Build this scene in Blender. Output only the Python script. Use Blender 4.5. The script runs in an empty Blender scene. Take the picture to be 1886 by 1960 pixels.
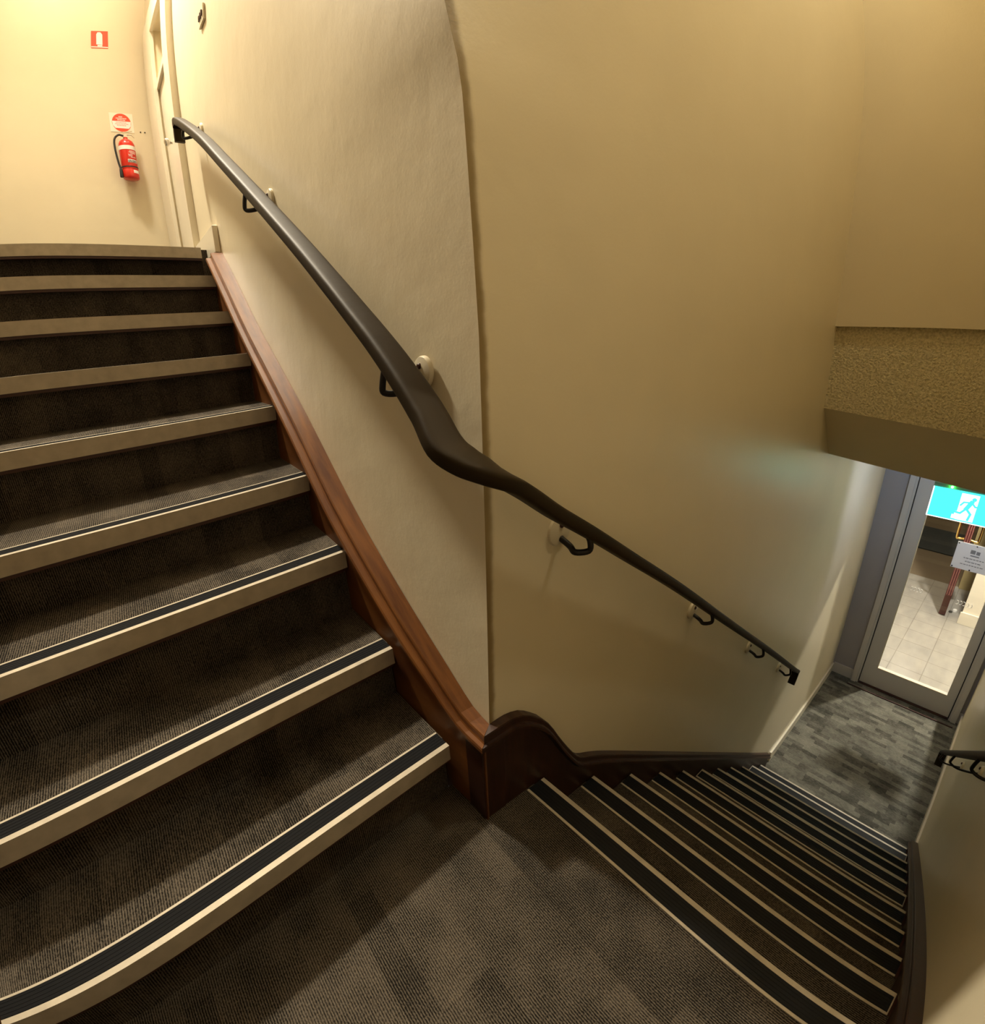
import bpy, bmesh, math, random
from mathutils import Vector, Matrix
C = bpy.context.scene
COL = C.collection
PI = math.pi
R_ = math.radians

# ------------------------------------------------------------------ camera
CAM = Vector((-0.4813, -0.6523, 1.0755))
YAW, PITCH, ROLL = 0.9093, -0.3593, -0.0311
cam = bpy.data.cameras.new('camera')
cam_o = bpy.data.objects.new('camera', cam)
COL.objects.link(cam_o)
f_ = Vector((math.cos(YAW) * math.cos(PITCH), math.sin(YAW) * math.cos(PITCH), math.sin(PITCH)))
r_ = Vector((math.sin(YAW), -math.cos(YAW), 0))
u_ = r_.cross(f_)
rr = r_ * math.cos(ROLL) + u_ * math.sin(ROLL)
uu = -r_ * math.sin(ROLL) + u_ * math.cos(ROLL)
M = Matrix(((rr.x, uu.x, -f_.x, CAM.x), (rr.y, uu.y, -f_.y, CAM.y), (rr.z, uu.z, -f_.z, CAM.z), (0, 0, 0, 1)))
cam_o.matrix_world = M
cam.type = 'PANO'
cam.panorama_type = 'FISHEYE_LENS_POLYNOMIAL'
cam.sensor_fit = 'HORIZONTAL'
cam.sensor_width = 18.86
cam.sensor_height = 19.60
cam.fisheye_fov = R_(200)
cam.fisheye_polynomial_k0 = 0.0
cam.fisheye_polynomial_k1 = -0.8812e-1
cam.fisheye_polynomial_k2 = -0.7507e-2
cam.fisheye_polynomial_k3 = 1.2168e-3
cam.fisheye_polynomial_k4 = -0.4758e-4
cam.clip_start = 0.01
C.camera = cam_o

# ------------------------------------------------------------------ view, world, lamps
C.view_settings.view_transform = 'Standard'
C.view_settings.look = 'None'
C.view_settings.gamma = 1.0
C.view_settings.use_curve_mapping = False
C.view_settings.exposure = 0.20
w = bpy.data.worlds.new('world')
C.world = w
w.use_nodes = True
w.node_tree.nodes['Background'].inputs[0].default_value = (0.02, 0.018, 0.015, 1)
w.node_tree.nodes['Background'].inputs[1].default_value = 1.0
C.cycles.max_bounces = 10
C.cycles.diffuse_bounces = 8
C.cycles.use_denoising = True
C.cycles.sample_clamp_indirect = 6.0


def lamp(name, kind, loc, power, color, **kw):
    l = bpy.data.lights.new(name, kind)
    l.energy = power
    l.color = color
    for k, v in kw.items():
        setattr(l, k, v)
    o = bpy.data.objects.new(name, l)
    COL.objects.link(o)
    o.location = loc
    return o


lamp('upper_landing_lamp', 'POINT', (-0.62, 2.65, 4.15), 17, (1.0, 0.95, 0.90), shadow_soft_size=0.05)
sp = lamp('upper_landing_spot', 'SPOT', (-0.62, 2.65, 4.15), 740, (1.0, 0.89, 0.69), shadow_soft_size=0.14, spot_size=R_(178), spot_blend=1.0)  # same lamp again as a wide spot, added to favour the stairs
sp.rotation_euler = Vector((0.05, -3.2, -2.7)).to_track_quat('-Z', 'Y').to_euler()
sp = lamp('stair_wall_fill', 'SPOT', (1.15, -0.78, 3.45), 132, (1.0, 0.89, 0.64), shadow_soft_size=0.10, spot_size=R_(178), spot_blend=1.0)  # unseen fill light added to brighten the stair-side wall
sp.rotation_euler = Vector((-0.35, 1.0, -0.15)).to_track_quat('-Z', 'Y').to_euler()
lamp('vestibule_lamp', 'POINT', (5.20, -0.72, 0.93), 330, (1.0, 0.93, 0.80), shadow_soft_size=0.05)
lamp('vestibule_far_lamp', 'POINT', (8.2, -0.2, 0.90), 40, (1.0, 0.93, 0.80), shadow_soft_size=0.05)
lamp('exit_sign_tube', 'POINT', (3.12, -0.45, 0.20), 5.5, (0.56, 0.68, 1.0), shadow_soft_size=0.03)

# ------------------------------------------------------------------ layout numbers
A2 = 0.0249
U = Vector((math.cos(A2), math.sin(A2), 0))     # along the lower flight
N = Vector((-math.sin(A2), math.cos(A2), 0))    # normal of the lower flight's left wall
Z = Vector((0, 0, 1))
def UV(u, n, z): return U * u + N * n + Z * z
SK = math.tan(0.1224)
S1 = 0.0524
def YS(x, y): return y + (x + S1) * SK          # skewed nosing lines of the upper flight
Y1, T1, R1 = 0.0603, 0.2486, 0.172
TY = [0.0307, 0.0051, -0.0289, -0.0397, -0.0007, 0.0261, 0.0036, -0.0003, 0.0012]
TZ = [0.0083, -0.0025, 0.0127, -0.0018, 0.0075, 0.0117, 0.0073, 0.0017, -0.0153]
NY = [Y1 + i * T1 + TY[i] for i in range(9)]
NZ = [(i + 1) * R1 + TZ[i] for i in range(9)]
X0, T2, R2 = 0.1515, 0.2178, 0.1702
NU = [X0 + j * T2 for j in range(11)]
NB = [-j * R2 for j in range(11)]
ZL = -11 * R2                                    # lower floor
ZU = NZ[8]                                       # upper floor
OV = 0.0286
XL = -1.065                                      # left wall
XF = 4.056                                       # far wall with the glass door
YB = 3.50                                        # back wall upstairs
ZC = 4.50                                        # ceiling
def W4(u): return -(0.893 + 0.030 * u)           # right wall, as a function of u

# ------------------------------------------------------------------ materials
def mat(name, base=(0.5, 0.5, 0.5), rough=0.6, metal=0.0, spec=0.5, emis=None, es=0.0, coat=0.0):
    m = bpy.data.materials.new(name)
    m.use_nodes = True
    b = m.node_tree.nodes['Principled BSDF']
    b.inputs['Base Color'].default_value = (*base, 1)
    b.inputs['Roughness'].default_value = rough
    b.inputs['Metallic'].default_value = metal
    b.inputs['Specular IOR Level'].default_value = spec
    b.inputs['Coat Weight'].default_value = coat
    if emis:
        b.inputs['Emission Color'].default_value = (*emis, 1)
        b.inputs['Emission Strength'].default_value = es
    return m


def nd(m, t, **kw):
    n = m.node_tree.nodes.new(t)
    for k, v in kw.items():
        if k in n.inputs:
            n.inputs[k].default_value = v
        else:
            setattr(n, k, v)
    return n


def lk(m, a, b): m.node_tree.links.new(a, b)
def bsdf(m): return m.node_tree.nodes['Principled BSDF']


def coords(m, scale=(1, 1, 1), rot=(0, 0, 0)):
    tc = nd(m, 'ShaderNodeTexCoord')
    mp = nd(m, 'ShaderNodeMapping')
    mp.inputs['Scale'].default_value = scale
    mp.inputs['Rotation'].default_value = rot
    lk(m, tc.outputs['Object'], mp.inputs['Vector'])
    return mp.outputs[0]


def ramp(m, fac, stops):
    r = nd(m, 'ShaderNodeValToRGB')
    e = r.color_ramp.elements
    while len(e) > 1:
        e.remove(e[-1])
    e[0].position = stops[0][0]
    e[0].color = (*stops[0][1], 1)
    for p, c in stops[1:]:
        q = e.new(p)
        q.color = (*c, 1)
    lk(m, fac, r.inputs[0])
    return r.outputs[0]


def noise(m, vec, scale, detail=3, rough=0.5):
    n = nd(m, 'ShaderNodeTexNoise')
    n.inputs['Scale'].default_value = scale
    n.inputs['Detail'].default_value = detail
    n.inputs['Roughness'].default_value = rough
    lk(m, vec, n.inputs['Vector'])
    return n.outputs[0]


def bump(m, h, strength, dist):
    b = nd(m, 'ShaderNodeBump')
    b.inputs['Strength'].default_value = strength
    b.inputs['Distance'].default_value = dist
    lk(m, h, b.inputs['Height'])
    lk(m, b.outputs[0], bsdf(m).inputs['Normal'])
    return b


def mixc(m, fac, a, b, mode='MIX'):
    n = nd(m, 'ShaderNodeMix', data_type='RGBA', blend_type=mode)
    for s, v in ((0, fac), (6, a), (7, b)):
        if isinstance(v, (int, float)):
            n.inputs[s].default_value = v
        elif isinstance(v, tuple):
            n.inputs[s].default_value = (*v, 1)
        else:
            lk(m, v, n.inputs[s])
    return n.outputs[2]


def paint(name, base, rough=0.38, lumps=0.004):
    m = mat(name, base, rough)
    v = coords(m)
    big = noise(m, v, 3.0, 4)
    col = ramp(m, big, [(0.3, tuple(c * 0.95 for c in base)), (0.7, base)])
    sc = noise(m, coords(m, (9, 9, 30)), 4.0, 6, 0.7)             # small scuffs
    scf = ramp(m, sc, [(0.70, (0, 0, 0)), (0.76, (1, 1, 1))])
    lk(m, mixc(m, scf, col, tuple(c * 0.80 for c in base)), bsdf(m).inputs['Base Color'])
    fine = noise(m, v, 160.0, 2)
    mid = noise(m, v, 9.0, 3)
    add = nd(m, 'ShaderNodeMath', operation='MULTIPLY_ADD')
    lk(m, fine, add.inputs[0])
    add.inputs[1].default_value = 0.10
    lk(m, mid, add.inputs[2])
    bump(m, add.outputs[0], 0.5, lumps)
    return m


def carpet(name, dark, light, blk, ribs=(420, 230, 230), lo=0.3, hi=0.8, kb=0.22):
    m = mat(name, dark, 0.95, spec=0.1)
    v = coords(m)
    br = nd(m, 'ShaderNodeTexBrick')
    br.offset = 0.37
    br.offset_frequency = 2
    br.squash = 1.6
    br.squash_frequency = 3
    br.inputs['Color1'].default_value = (0, 0, 0, 1)
    br.inputs['Color2'].default_value = (1, 1, 1, 1)
    br.inputs['Mortar'].default_value = (0.5, 0.5, 0.5, 1)
    br.inputs['Scale'].default_value = 1.0
    br.inputs['Mortar Size'].default_value = 0.0
    br.inputs['Brick Width'].default_value = blk[0]
    br.inputs['Row Height'].default_value = blk[1]
    mp = coords(m, (1, 1, 1), (R_(0), 0, R_(90)))
    lk(m, mp, br.inputs['Vector'])
    wv = nd(m, 'ShaderNodeTexWave', wave_type='BANDS', bands_direction='X', wave_profile='SIN')
    wv.inputs['Scale'].default_value = 68.0
    wv.inputs['Distortion'].default_value = 0.6
    wv.inputs['Detail'].default_value = 1.0
    wv.inputs['Detail Scale'].default_value = 3.0
    lk(m, v, wv.inputs['Vector'])
    nz = noise(m, coords(m, ribs), 1.0, 2)
    rib = mixc(m, 0.70, wv.outputs[0], nz)
    ribc = ramp(m, rib, [(0.34, (0, 0, 0)), (0.66, (1, 1, 1))])
    soft = noise(m, v, 9.0, 3)
    f1 = mixc(m, kb, ribc, br.outputs[0])
    f2 = mixc(m, 0.45, f1, soft)
    c = ramp(m, f2, [(lo, dark), (hi, light)])
    lk(m, c, bsdf(m).inputs['Base Color'])
    bump(m, rib, 0.5, 0.002)
    return m


def wood(name, a, b, rough=0.42, rot=(0, 0, 0)):
    m = mat(name, a, rough, spec=0.4)
    v = coords(m, (26, 1.2, 5), rot)
    n = noise(m, v, 2.0, 5, 0.6)
    lk(m, ramp(m, n, [(0.3, a), (0.72, b)]), bsdf(m).inputs['Base Color'])
    bump(m, n, 0.15, 0.002)
    return m


M_WALL = paint('cream_wall_paint', (0.73, 0.650, 0.470), 0.36)
M_WALLD = paint('bounce_cutting_brown', (0.22, 0.18, 0.13), 0.5)  # invented dark tone for unseen surfaces, chosen to cut bounced light
M_CEIL = paint('ceiling_paint', (0.62, 0.58, 0.50), 0.7)
M_TRIM = paint('gloss_cream_trim', (0.78, 0.72, 0.58), 0.25, 0.001)
M_FRAME = paint('grey_frame_paint', (0.56, 0.54, 0.51), 0.4, 0.001)
M_FARW = paint('lobby_wall_paint', (0.35, 0.335, 0.35), 0.5, 0.002)
M_CARPET = carpet('brown_stair_carpet', (0.009, 0.0072, 0.006), (0.140, 0.117, 0.090), (0.27, 0.055))
M_LOBBY = carpet('grey_plank_carpet', (0.045, 0.044, 0.037), (0.27, 0.26, 0.215), (0.115, 0.038), (260, 60, 60), kb=0.5)
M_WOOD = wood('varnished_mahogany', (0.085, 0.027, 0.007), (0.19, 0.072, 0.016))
M_WOODX = wood('varnished_mahogany_shaded', (0.020, 0.007, 0.004), (0.042, 0.015, 0.007), rot=(0, 0, R_(90)))  # same mahogany, darkened to put the lower flight's shade into the colour
M_EDGE = mat('dark_red_timber', (0.045, 0.012, 0.006), 0.4)
M_ALU = mat('champagne_aluminium', (0.48, 0.41, 0.31), 0.58, 0.22)
v_ = coords(M_ALU, (30, 30, 30))
lk(M_ALU, ramp(M_ALU, noise(M_ALU, v_, 1.0, 3), [(0.25, (0.40, 0.345, 0.265)), (0.7, (0.50, 0.44, 0.34))]), bsdf(M_ALU).inputs['Base Color'])
M_RUB = mat('black_grip_insert', (0.008, 0.008, 0.009), 0.7, spec=0.10)
bump(M_RUB, noise(M_RUB, coords(M_RUB, (40, 900, 900)), 1.0, 1), 0.4, 0.001)
M_RUBU = mat('black_grip_insert_lower', (0.006, 0.0065, 0.008), 0.6, spec=0.2)
bump(M_RUBU, noise(M_RUBU, coords(M_RUBU, (900, 40, 900)), 1.0, 1), 0.4, 0.001)
M_RAIL = mat('black_painted_rail', (0.026, 0.017, 0.007), 0.55, spec=0.16)
bump(M_RAIL, noise(M_RAIL, coords(M_RAIL, (30, 30, 30)), 1.0, 4), 0.25, 0.002)
M_IRON = mat('black_iron', (0.012, 0.010, 0.009), 0.4, 0.3)
M_PLATE = mat('cream_painted_plate', (0.70, 0.63, 0.47), 0.3)
M_STUC = mat('stippled_render', (0.60, 0.50, 0.30), 0.8)
vs = noise(M_STUC, coords(M_STUC), 120.0, 3, 0.6)
lk(M_STUC, ramp(M_STUC, vs, [(0.35, (0.56, 0.49, 0.29)), (0.62, (0.82, 0.74, 0.50))]), bsdf(M_STUC).inputs['Base Color'])
bump(M_STUC, vs, 1.0, 0.012)
M_BLACK = mat('black_rubber', (0.015, 0.015, 0.015), 0.6)
M_RED = mat('red_enamel', (0.62, 0.025, 0.012), 0.22, coat=0.3)
M_CLEAR = mat('clear_plastic_plate', (0.84, 0.78, 0.66), 0.3)
M_REDS = mat('red_sign_print', (0.80, 0.07, 0.025), 0.5)
M_WHITE = mat('white_print', (0.85, 0.83, 0.80), 0.5)
M_CHROME = mat('satin_chrome', (0.65, 0.62, 0.56), 0.25, 1.0)
M_BRASS = mat('brass', (0.85, 0.58, 0.20), 0.22, 1.0)
M_GREYT = mat('grey_print', (0.32, 0.33, 0.38), 0.6)
M_TEAL = mat('teal_sign_face', (0.02, 0.40, 0.32), 0.4, emis=(0.025, 0.42, 0.36), es=3.6)
M_SWHITE = mat('lit_white_pictogram', (0.8, 0.8, 0.8), 0.4, emis=(0.80, 1.0, 0.97), es=1.6)
M_SHOUSE = mat('sign_housing', (0.35, 0.5, 0.45), 0.4)
M_LED = mat('green_indicator', (0.1, 0.8, 0.1), 0.4, emis=(0.08, 1.0, 0.10), es=60.0)
M_MAROON = mat('maroon_door_paint', (0.075, 0.012, 0.014), 0.3)
M_EDGEP = mat('faded_door_edge', (0.28, 0.14, 0.11), 0.5)
M_YEL = paint('yellow_wall_paint', (0.55, 0.43, 0.20), 0.5, 0.001)
M_WHW = paint('white_wall_paint', (0.80, 0.75, 0.64), 0.5, 0.001)
M_MAT = mat('brown_floor', (0.16, 0.12, 0.075), 0.7)
M_DMAT = mat('dark_entrance_mat', (0.03, 0.035, 0.035), 0.9)
M_HOLE = mat('dark_hole', (0.03, 0.02, 0.015), 0.9)
M_GLASS = bpy.data.materials.new('clear_glass')
M_GLASS.use_nodes = True
nt = M_GLASS.node_tree
nt.nodes.clear()
o_ = nt.nodes.new('ShaderNodeOutputMaterial')
g_ = nt.nodes.new('ShaderNodeBsdfTransparent')
g_.inputs[0].default_value = (0.96, 0.97, 0.96, 1)
gl = nt.nodes.new('ShaderNodeBsdfGlossy')
gl.inputs['Roughness'].default_value = 0.02
mx = nt.nodes.new('ShaderNodeMixShader')
mx.inputs[0].default_value = 0.05
nt.links.new(g_.outputs[0], mx.inputs[1])
nt.links.new(gl.outputs[0], mx.inputs[2])
nt.links.new(mx.outputs[0], o_.inputs[0])
M_PAPER = mat('notice_paper', (0.75, 0.76, 0.80), 0.5)
tr = nd(M_PAPER, 'ShaderNodeBsdfTranslucent')
tr.inputs[0].default_value = (0.75, 0.77, 0.85, 1)
ms = nd(M_PAPER, 'ShaderNodeMixShader')
ms.inputs[0].default_value = 0.28
lk(M_PAPER, bsdf(M_PAPER).outputs[0], ms.inputs[1])
lk(M_PAPER, tr.outputs[0], ms.inputs[2])
lk(M_PAPER, ms.outputs[0], M_PAPER.node_tree.nodes['Material Output'].inputs[0])
# grey stone floor tiles
M_TILE = mat('grey_stone_tile', (0.42, 0.40, 0.36), 0.3)
tb = nd(M_TILE, 'ShaderNodeTexBrick')
tb.offset = 0.0
tb.inputs['Scale'].default_value = 1.0
tb.inputs['Brick Width'].default_value = 0.27
tb.inputs['Row Height'].default_value = 0.27
tb.inputs['Mortar Size'].default_value = 0.004
tb.inputs['Color1'].default_value = (0.35, 0.33, 0.30, 1)
tb.inputs['Color2'].default_value = (0.31, 0.295, 0.27, 1)
tb.inputs['Mortar'].default_value = (0.16, 0.145, 0.125, 1)
lk(M_TILE, coords(M_TILE), tb.inputs['Vector'])
cl = noise(M_TILE, coords(M_TILE, (3, 8, 3)), 1.5, 5)
lk(M_TILE, mixc(M_TILE, 0.35, tb.outputs[0], ramp(M_TILE, cl, [(0.3, (0.21, 0.205, 0.20)), (0.7, (0.44, 0.415, 0.375))])), bsdf(M_TILE).inputs['Base Color'])
# stair-side wall: same paint with a worn, dirty arris at the corner
M_WALL2 = paint('cream_wall_paint_worn_corner', (0.73, 0.650, 0.470), 0.36)
m = M_WALL2
tc = nd(m, 'ShaderNodeTexCoord')
at = nd(m, 'ShaderNodeAttribute', attribute_name='arris')
wob = noise(m, coords(m, (1, 1, 1)), 24.0, 4)
sm = nd(m, 'ShaderNodeMath', operation='MULTIPLY_ADD')
lk(m, wob, sm.inputs[0]); sm.inputs[1].default_value = -0.010
lk(m, at.outputs['Fac'], sm.inputs[2])
fac = ramp(m, sm.outputs[0], [(0.0, (1, 1, 1)), (0.006, (0.9, 0.9, 0.9)), (0.013, (0, 0, 0))])
old = bsdf(m).inputs['Base Color'].links[0].from_socket
lk(m, mixc(m, fac, old, (0.26, 0.19, 0.085)), bsdf(m).inputs['Base Color'])

# ------------------------------------------------------------------ mesh helpers
def obj(name, bm, material, parent=None, smooth=False):
    bmesh.ops.remove_doubles(bm, verts=bm.verts, dist=1e-6)
    bmesh.ops.recalc_face_normals(bm, faces=bm.faces)
    me = bpy.data.meshes.new(name)
    bm.to_mesh(me)
    bm.free()
    if material:
        me.materials.append(material)
    o = bpy.data.objects.new(name, me)
    COL.objects.link(o)
    if parent:
        o.parent = parent
    if smooth:
        for p in me.polygons:
            p.use_smooth = True
        me.set_sharp_from_angle(angle=R_(40))
    return o


def thing(name, label, cat, group=None):
    o = bpy.data.objects.new(name, None)
    COL.objects.link(o)
    o.empty_display_size = 0.05
    o['label'] = label
    o['category'] = cat
    if group:
        o['group'] = group
    return o


def tag(o, label, cat, group=None):
    o['label'] = label
    o['category'] = cat
    if group:
        o['group'] = group
    return o


def struct(name, bm, m, parent=None, smooth=False):
    o = obj(name, bm, m, parent, smooth)
    if not parent:
        o['kind'] = 'structure'
    return o


def sgroup(name):
    o = bpy.data.objects.new(name, None)
    COL.objects.link(o)
    o['kind'] = 'structure'
    return o


def part_label(o, s):
    o['label'] = s
    return o


def hexa(bm, lo, hi):
    """solid from 4 bottom and 4 top points"""
    vs = [bm.verts.new(p) for p in lo] + [bm.verts.new(p) for p in hi]
    n = len(lo)
    bm.faces.new(vs[:n][::-1])
    bm.faces.new(vs[n:])
    for i in range(n):
        j = (i + 1) % n
        bm.faces.new((vs[i], vs[j], vs[n + j], vs[n + i]))


def prism(pts2, z0, z1, bm=None):
    bm = bm or bmesh.new()
    hexa(bm, [(p[0], p[1], z0) for p in pts2], [(p[0], p[1], z1) for p in pts2])
    return bm


def box(a, b, bm=None):
    bm = bm or bmesh.new()
    x0, y0, z0 = a
    x1, y1, z1 = b
    return prism([(x0, y0), (x1, y0), (x1, y1), (x0, y1)], z0, z1, bm)


def ubox(u0, u1, n0, n1, z0, z1, bm=None):
    bm = bm or bmesh.new()
    ps = [UV(u0, n0, 0), UV(u1, n0, 0), UV(u1, n1, 0), UV(u0, n1, 0)]
    return prism([(p.x, p.y) for p in ps], z0, z1, bm)


def bev(bm, w=0.003, seg=2):
    bmesh.ops.bevel(bm, geom=[e for e in bm.edges], offset=w, segments=seg, affect='EDGES', profile=0.6)
    return bm


def sweep(path, sides, sec, closed_sec=True, bm=None, caps=True):
    """path: points; sides: side vector per point; sec: list of (s, t) along side and up"""
    bm = bm or bmesh.new()
    path = [Vector(p) for p in path]
    rings = []
    n = len(path)
    for i, p in enumerate(path):
        t = (path[min(i + 1, n - 1)] - path[max(i - 1, 0)]).normalized()
        s = Vector(sides[i] if isinstance(sides, list) else sides)
        s = (s - t * s.dot(t)).normalized()
        up = s.cross(t)
        if up.z < 0 and abs(up.z) > 0.05:
            up = -up
        sc = sec(i / (n - 1)) if callable(sec) else sec
        rings.append([bm.verts.new(p + s * a + up * b) for a, b in sc])
    m = len(rings[0])
    for i in range(n - 1):
        for k in range(m if closed_sec else m - 1):
            l = (k + 1) % m
            bm.faces.new((rings[i][k], rings[i][l], rings[i + 1][l], rings[i + 1][k]))
    if caps and closed_sec:
        bm.faces.new(rings[0][::-1])
        bm.faces.new(rings[-1])
    return bm


def tube(path, r, seg=12, bm=None):
    bm = bm or bmesh.new()
    path = [Vector(p) for p in path]
    n = len(path)
    rings = []
    ref = None
    for i, p in enumerate(path):
        t = (path[min(i + 1, n - 1)] - path[max(i - 1, 0)]).normalized()
        if ref is None:
            ref = t.orthogonal().normalized()
        ref = (ref - t * ref.dot(t)).normalized()
        b = t.cross(ref)
        rad = r(i / (n - 1)) if callable(r) else r
        rings.append([bm.verts.new(p + (ref * math.cos(a) + b * math.sin(a)) * rad) for a in [2 * PI * k / seg for k in range(seg)]])
    for i in range(n - 1):
        for k in range(seg):
            l = (k + 1) % seg
            bm.faces.new((rings[i][k], rings[i][l], rings[i + 1][l], rings[i + 1][k]))
    bm.faces.new(rings[0][::-1])
    bm.faces.new(rings[-1])
    return bm


def lathe(c, axis, prof, seg=32, bm=None):
    """prof: list of (radius, height along axis)"""
    bm = bm or bmesh.new()
    c = Vector(c)
    a = Vector(axis).normalized()
    x = a.orthogonal().normalized()
    y = a.cross(x)
    rings = []
    for r, h in prof:
        rings.append([bm.verts.new(c + a * h + (x * math.cos(t) + y * math.sin(t)) * max(r, 1e-5)) for t in [2 * PI * k / seg for k in range(seg)]])
    for i in range(len(prof) - 1):
        for k in range(seg):
            l = (k + 1) % seg
            bm.faces.new((rings[i][k], rings[i][l], rings[i + 1][l], rings[i + 1][k]))
    bm.faces.new(rings[0][::-1])
    bm.faces.new(rings[-1])
    return bm


def smooth_path(pts, k=6):
    """Catmull-Rom through the points"""
    P = [Vector(p) for p in pts]
    P = [P[0] * 2 - P[1]] + P + [P[-1] * 2 - P[-2]]
    out = []
    for i in range(1, len(P) - 2):
        p0, p1, p2, p3 = P[i - 1:i + 3]
        for j in range(k):
            t = j / k
            out.append(0.5 * ((2 * p1) + (p2 - p0) * t + (2 * p0 - 5 * p1 + 4 * p2 - p3) * t * t + (3 * p1 - p0 - 3 * p2 + p3) * t ** 3))
    out.append(P[-2])
    return out


def interp(tab, x):
    if x <= tab[0][0]: return tab[0][1]
    for (a, b), (c, d) in zip(tab, tab[1:]):
        if x <= c: return b + (d - b) * (x - a) / (c - a)
    return tab[-1][1]

# ================================================================== STRUCTURE
# the plastered corner is not true: it leans a few centimetres near the top
LEAN = [(-2, 0.0), (0.29, 0.0), (0.757, -0.009), (0.955, -0.0086), (1.063, -0.0085), (1.207, -0.0043), (1.327, 0.0), (1.417, 0.0036), (1.465, 0.009), (1.50, 0.0165), (1.54, 0.024), (1.62, 0.033), (1.75, 0.038), (4.5, 0.038)]
LD = Vector((-0.79, 0.61, 0))
def corner_shift(z, d):
    return LD * interp(LEAN, z) * max(0.0, 1 - d / 0.7) ** 1.5


def wall_grid(p_of, d_of, ds, zs, thick, arris=False):
    bm = bmesh.new()
    lay = bm.verts.layers.float.new('arris') if arris else None
    G = []
    for d in ds:
        col = []
        for z in zs:
            v = bm.verts.new(Vector(p_of(d, z)) + corner_shift(z, d))
            if lay: v[lay] = d
            col.append(v)
        G.append(col)
    B0 = [bm.verts.new(v.co + Vector((0.08, 0.08, 0))) for v in G[0]]
    B1 = [bm.verts.new(v.co + Vector(thick)) for v in G[-1]]
    for j in range(len(zs) - 1):
        for i in range(len(ds) - 1):
            bm.faces.new((G[i][j], G[i + 1][j], G[i + 1][j + 1], G[i][j + 1]))
        bm.faces.new((G[0][j], G[0][j + 1], B0[j + 1], B0[j]))
        bm.faces.new((B0[j], B0[j + 1], B1[j + 1], B1[j]))
        bm.faces.new((B1[j], B1[j + 1], G[-1][j + 1], G[-1][j]))
    for j in (0, -1):
        bm.faces.new([c[j] for c in G] + [B1[j], B0[j]])
    return bm

DS = [0, 0.004, 0.008, 0.012, 0.016, 0.022, 0.03, 0.06, 0.1, 0.16, 0.23, 0.31, 0.4, 0.5, 0.6, 0.7]
ZS = [ZL - 0.1, 0.0, 0.29, 0.5, 0.76, 0.95, 1.06, 1.2, 1.32, 1.38, 1.42, 1.465, 1.50, 1.54, 1.58, 1.62, 1.68, 1.75, 2.0, 2.5, ZC]
# W1 : beside the upper flight (plane x = 0), with the door opening upstairs
DY0, DY1, DZ1 = 2.62, 3.12, 2.98
DS1 = DS + [1.2, 1.8, 2.3]
bm = wall_grid(lambda d, z: (0, d, z), None, DS1, ZS, (0.09, 0.09, 0))
struct('wall_right', bm, M_WALL, smooth=True)
bm = box((0, 2.3, ZL - 0.1), (0.09, DY0, ZC))
box((0, DY1, ZL - 0.1), (0.09, YB + 0.1, ZC), bm)
box((0, DY0, ZL - 0.1), (0.09, DY1, ZU - 0.02), bm)
box((0, DY0, DZ1), (0.09, DY1, ZC), bm)
struct('wall_right', bm, M_WALL)
# W2 : beside the lower flight
bm = wall_grid(lambda d, z: UV(d, 0, z), None, DS + [1.3, 2.0, 2.8, 3.5, XF], ZS, N * 0.09 + U * 0.0, arris=True)
struct('wall_stair_side', bm, M_WALL2, smooth=True)
# right-hand wall of the lower flight, runs behind the landing
a, b = UV(XL - 0.1, W4(XL), 0), UV(XF, W4(XF), 0)
c = UV(0.0, W4(0), 0)
struct('wall_front', prism([(c.x, c.y), (c.x, c.y - 0.1), (b.x, b.y - 0.1), (b.x, b.y)], ZL - 0.1, ZC), M_WALL)
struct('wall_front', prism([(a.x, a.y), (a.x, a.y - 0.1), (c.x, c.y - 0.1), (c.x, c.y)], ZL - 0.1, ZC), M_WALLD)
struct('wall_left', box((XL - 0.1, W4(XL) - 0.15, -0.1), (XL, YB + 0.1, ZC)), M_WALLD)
struct('wall_back', box((XL, YB, ZU - 0.3), (0, YB + 0.1, ZC)), M_WALL)
struct('ceiling', box((XL - 0.1, -1.1, ZC), (2.4, YB + 0.1, ZC + 0.1)), M_CEIL)
# wall above the beam, the stippled beam and its raked lower face
XB1, XB2 = 1.945, 1.972
BZ = [1.104, 0.722, 0.470]
n1 = W4(2)
bm = ubox(XB1, XB1 + 0.5, n1, 0.0, BZ[0], ZC)
struct('wall_over_stair', bm, M_WALL)
bm = bmesh.new()
ZT, ZB = lambda n: 0.752 + 0.072 * n, lambda n: 0.502 + 0.085 * n      # both edges run a little out of level
hexa(bm, [UV(XB2, n1, ZT(n1)), UV(XB2 + 0.35, n1, ZT(n1)), UV(XB2 + 0.35, 0, ZT(0)), UV(XB2, 0, ZT(0))],
     [UV(XB2, n1, BZ[0]), UV(XB2 + 0.35, n1, BZ[0]), UV(XB2 + 0.35, 0, BZ[0]), UV(XB2, 0, BZ[0])])
struct('beam', bm, M_STUC)
bm = bmesh.new()
XB3 = 2.20
hexa(bm, [UV(XB3, n1, ZB(n1)), UV(XF + 0.1, n1 - .15, BZ[2]), UV(XF + 0.1, 0, BZ[2]), UV(XB3, 0, ZB(0))],
     [UV(XB2 + 0.004, n1, ZT(n1)), UV(XF + 0.1, n1 - .15, BZ[1]), UV(XF + 0.1, 0, BZ[1]), UV(XB2 + 0.004, 0, ZT(0))])
struct('ceiling', bm, M_WALL)
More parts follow.
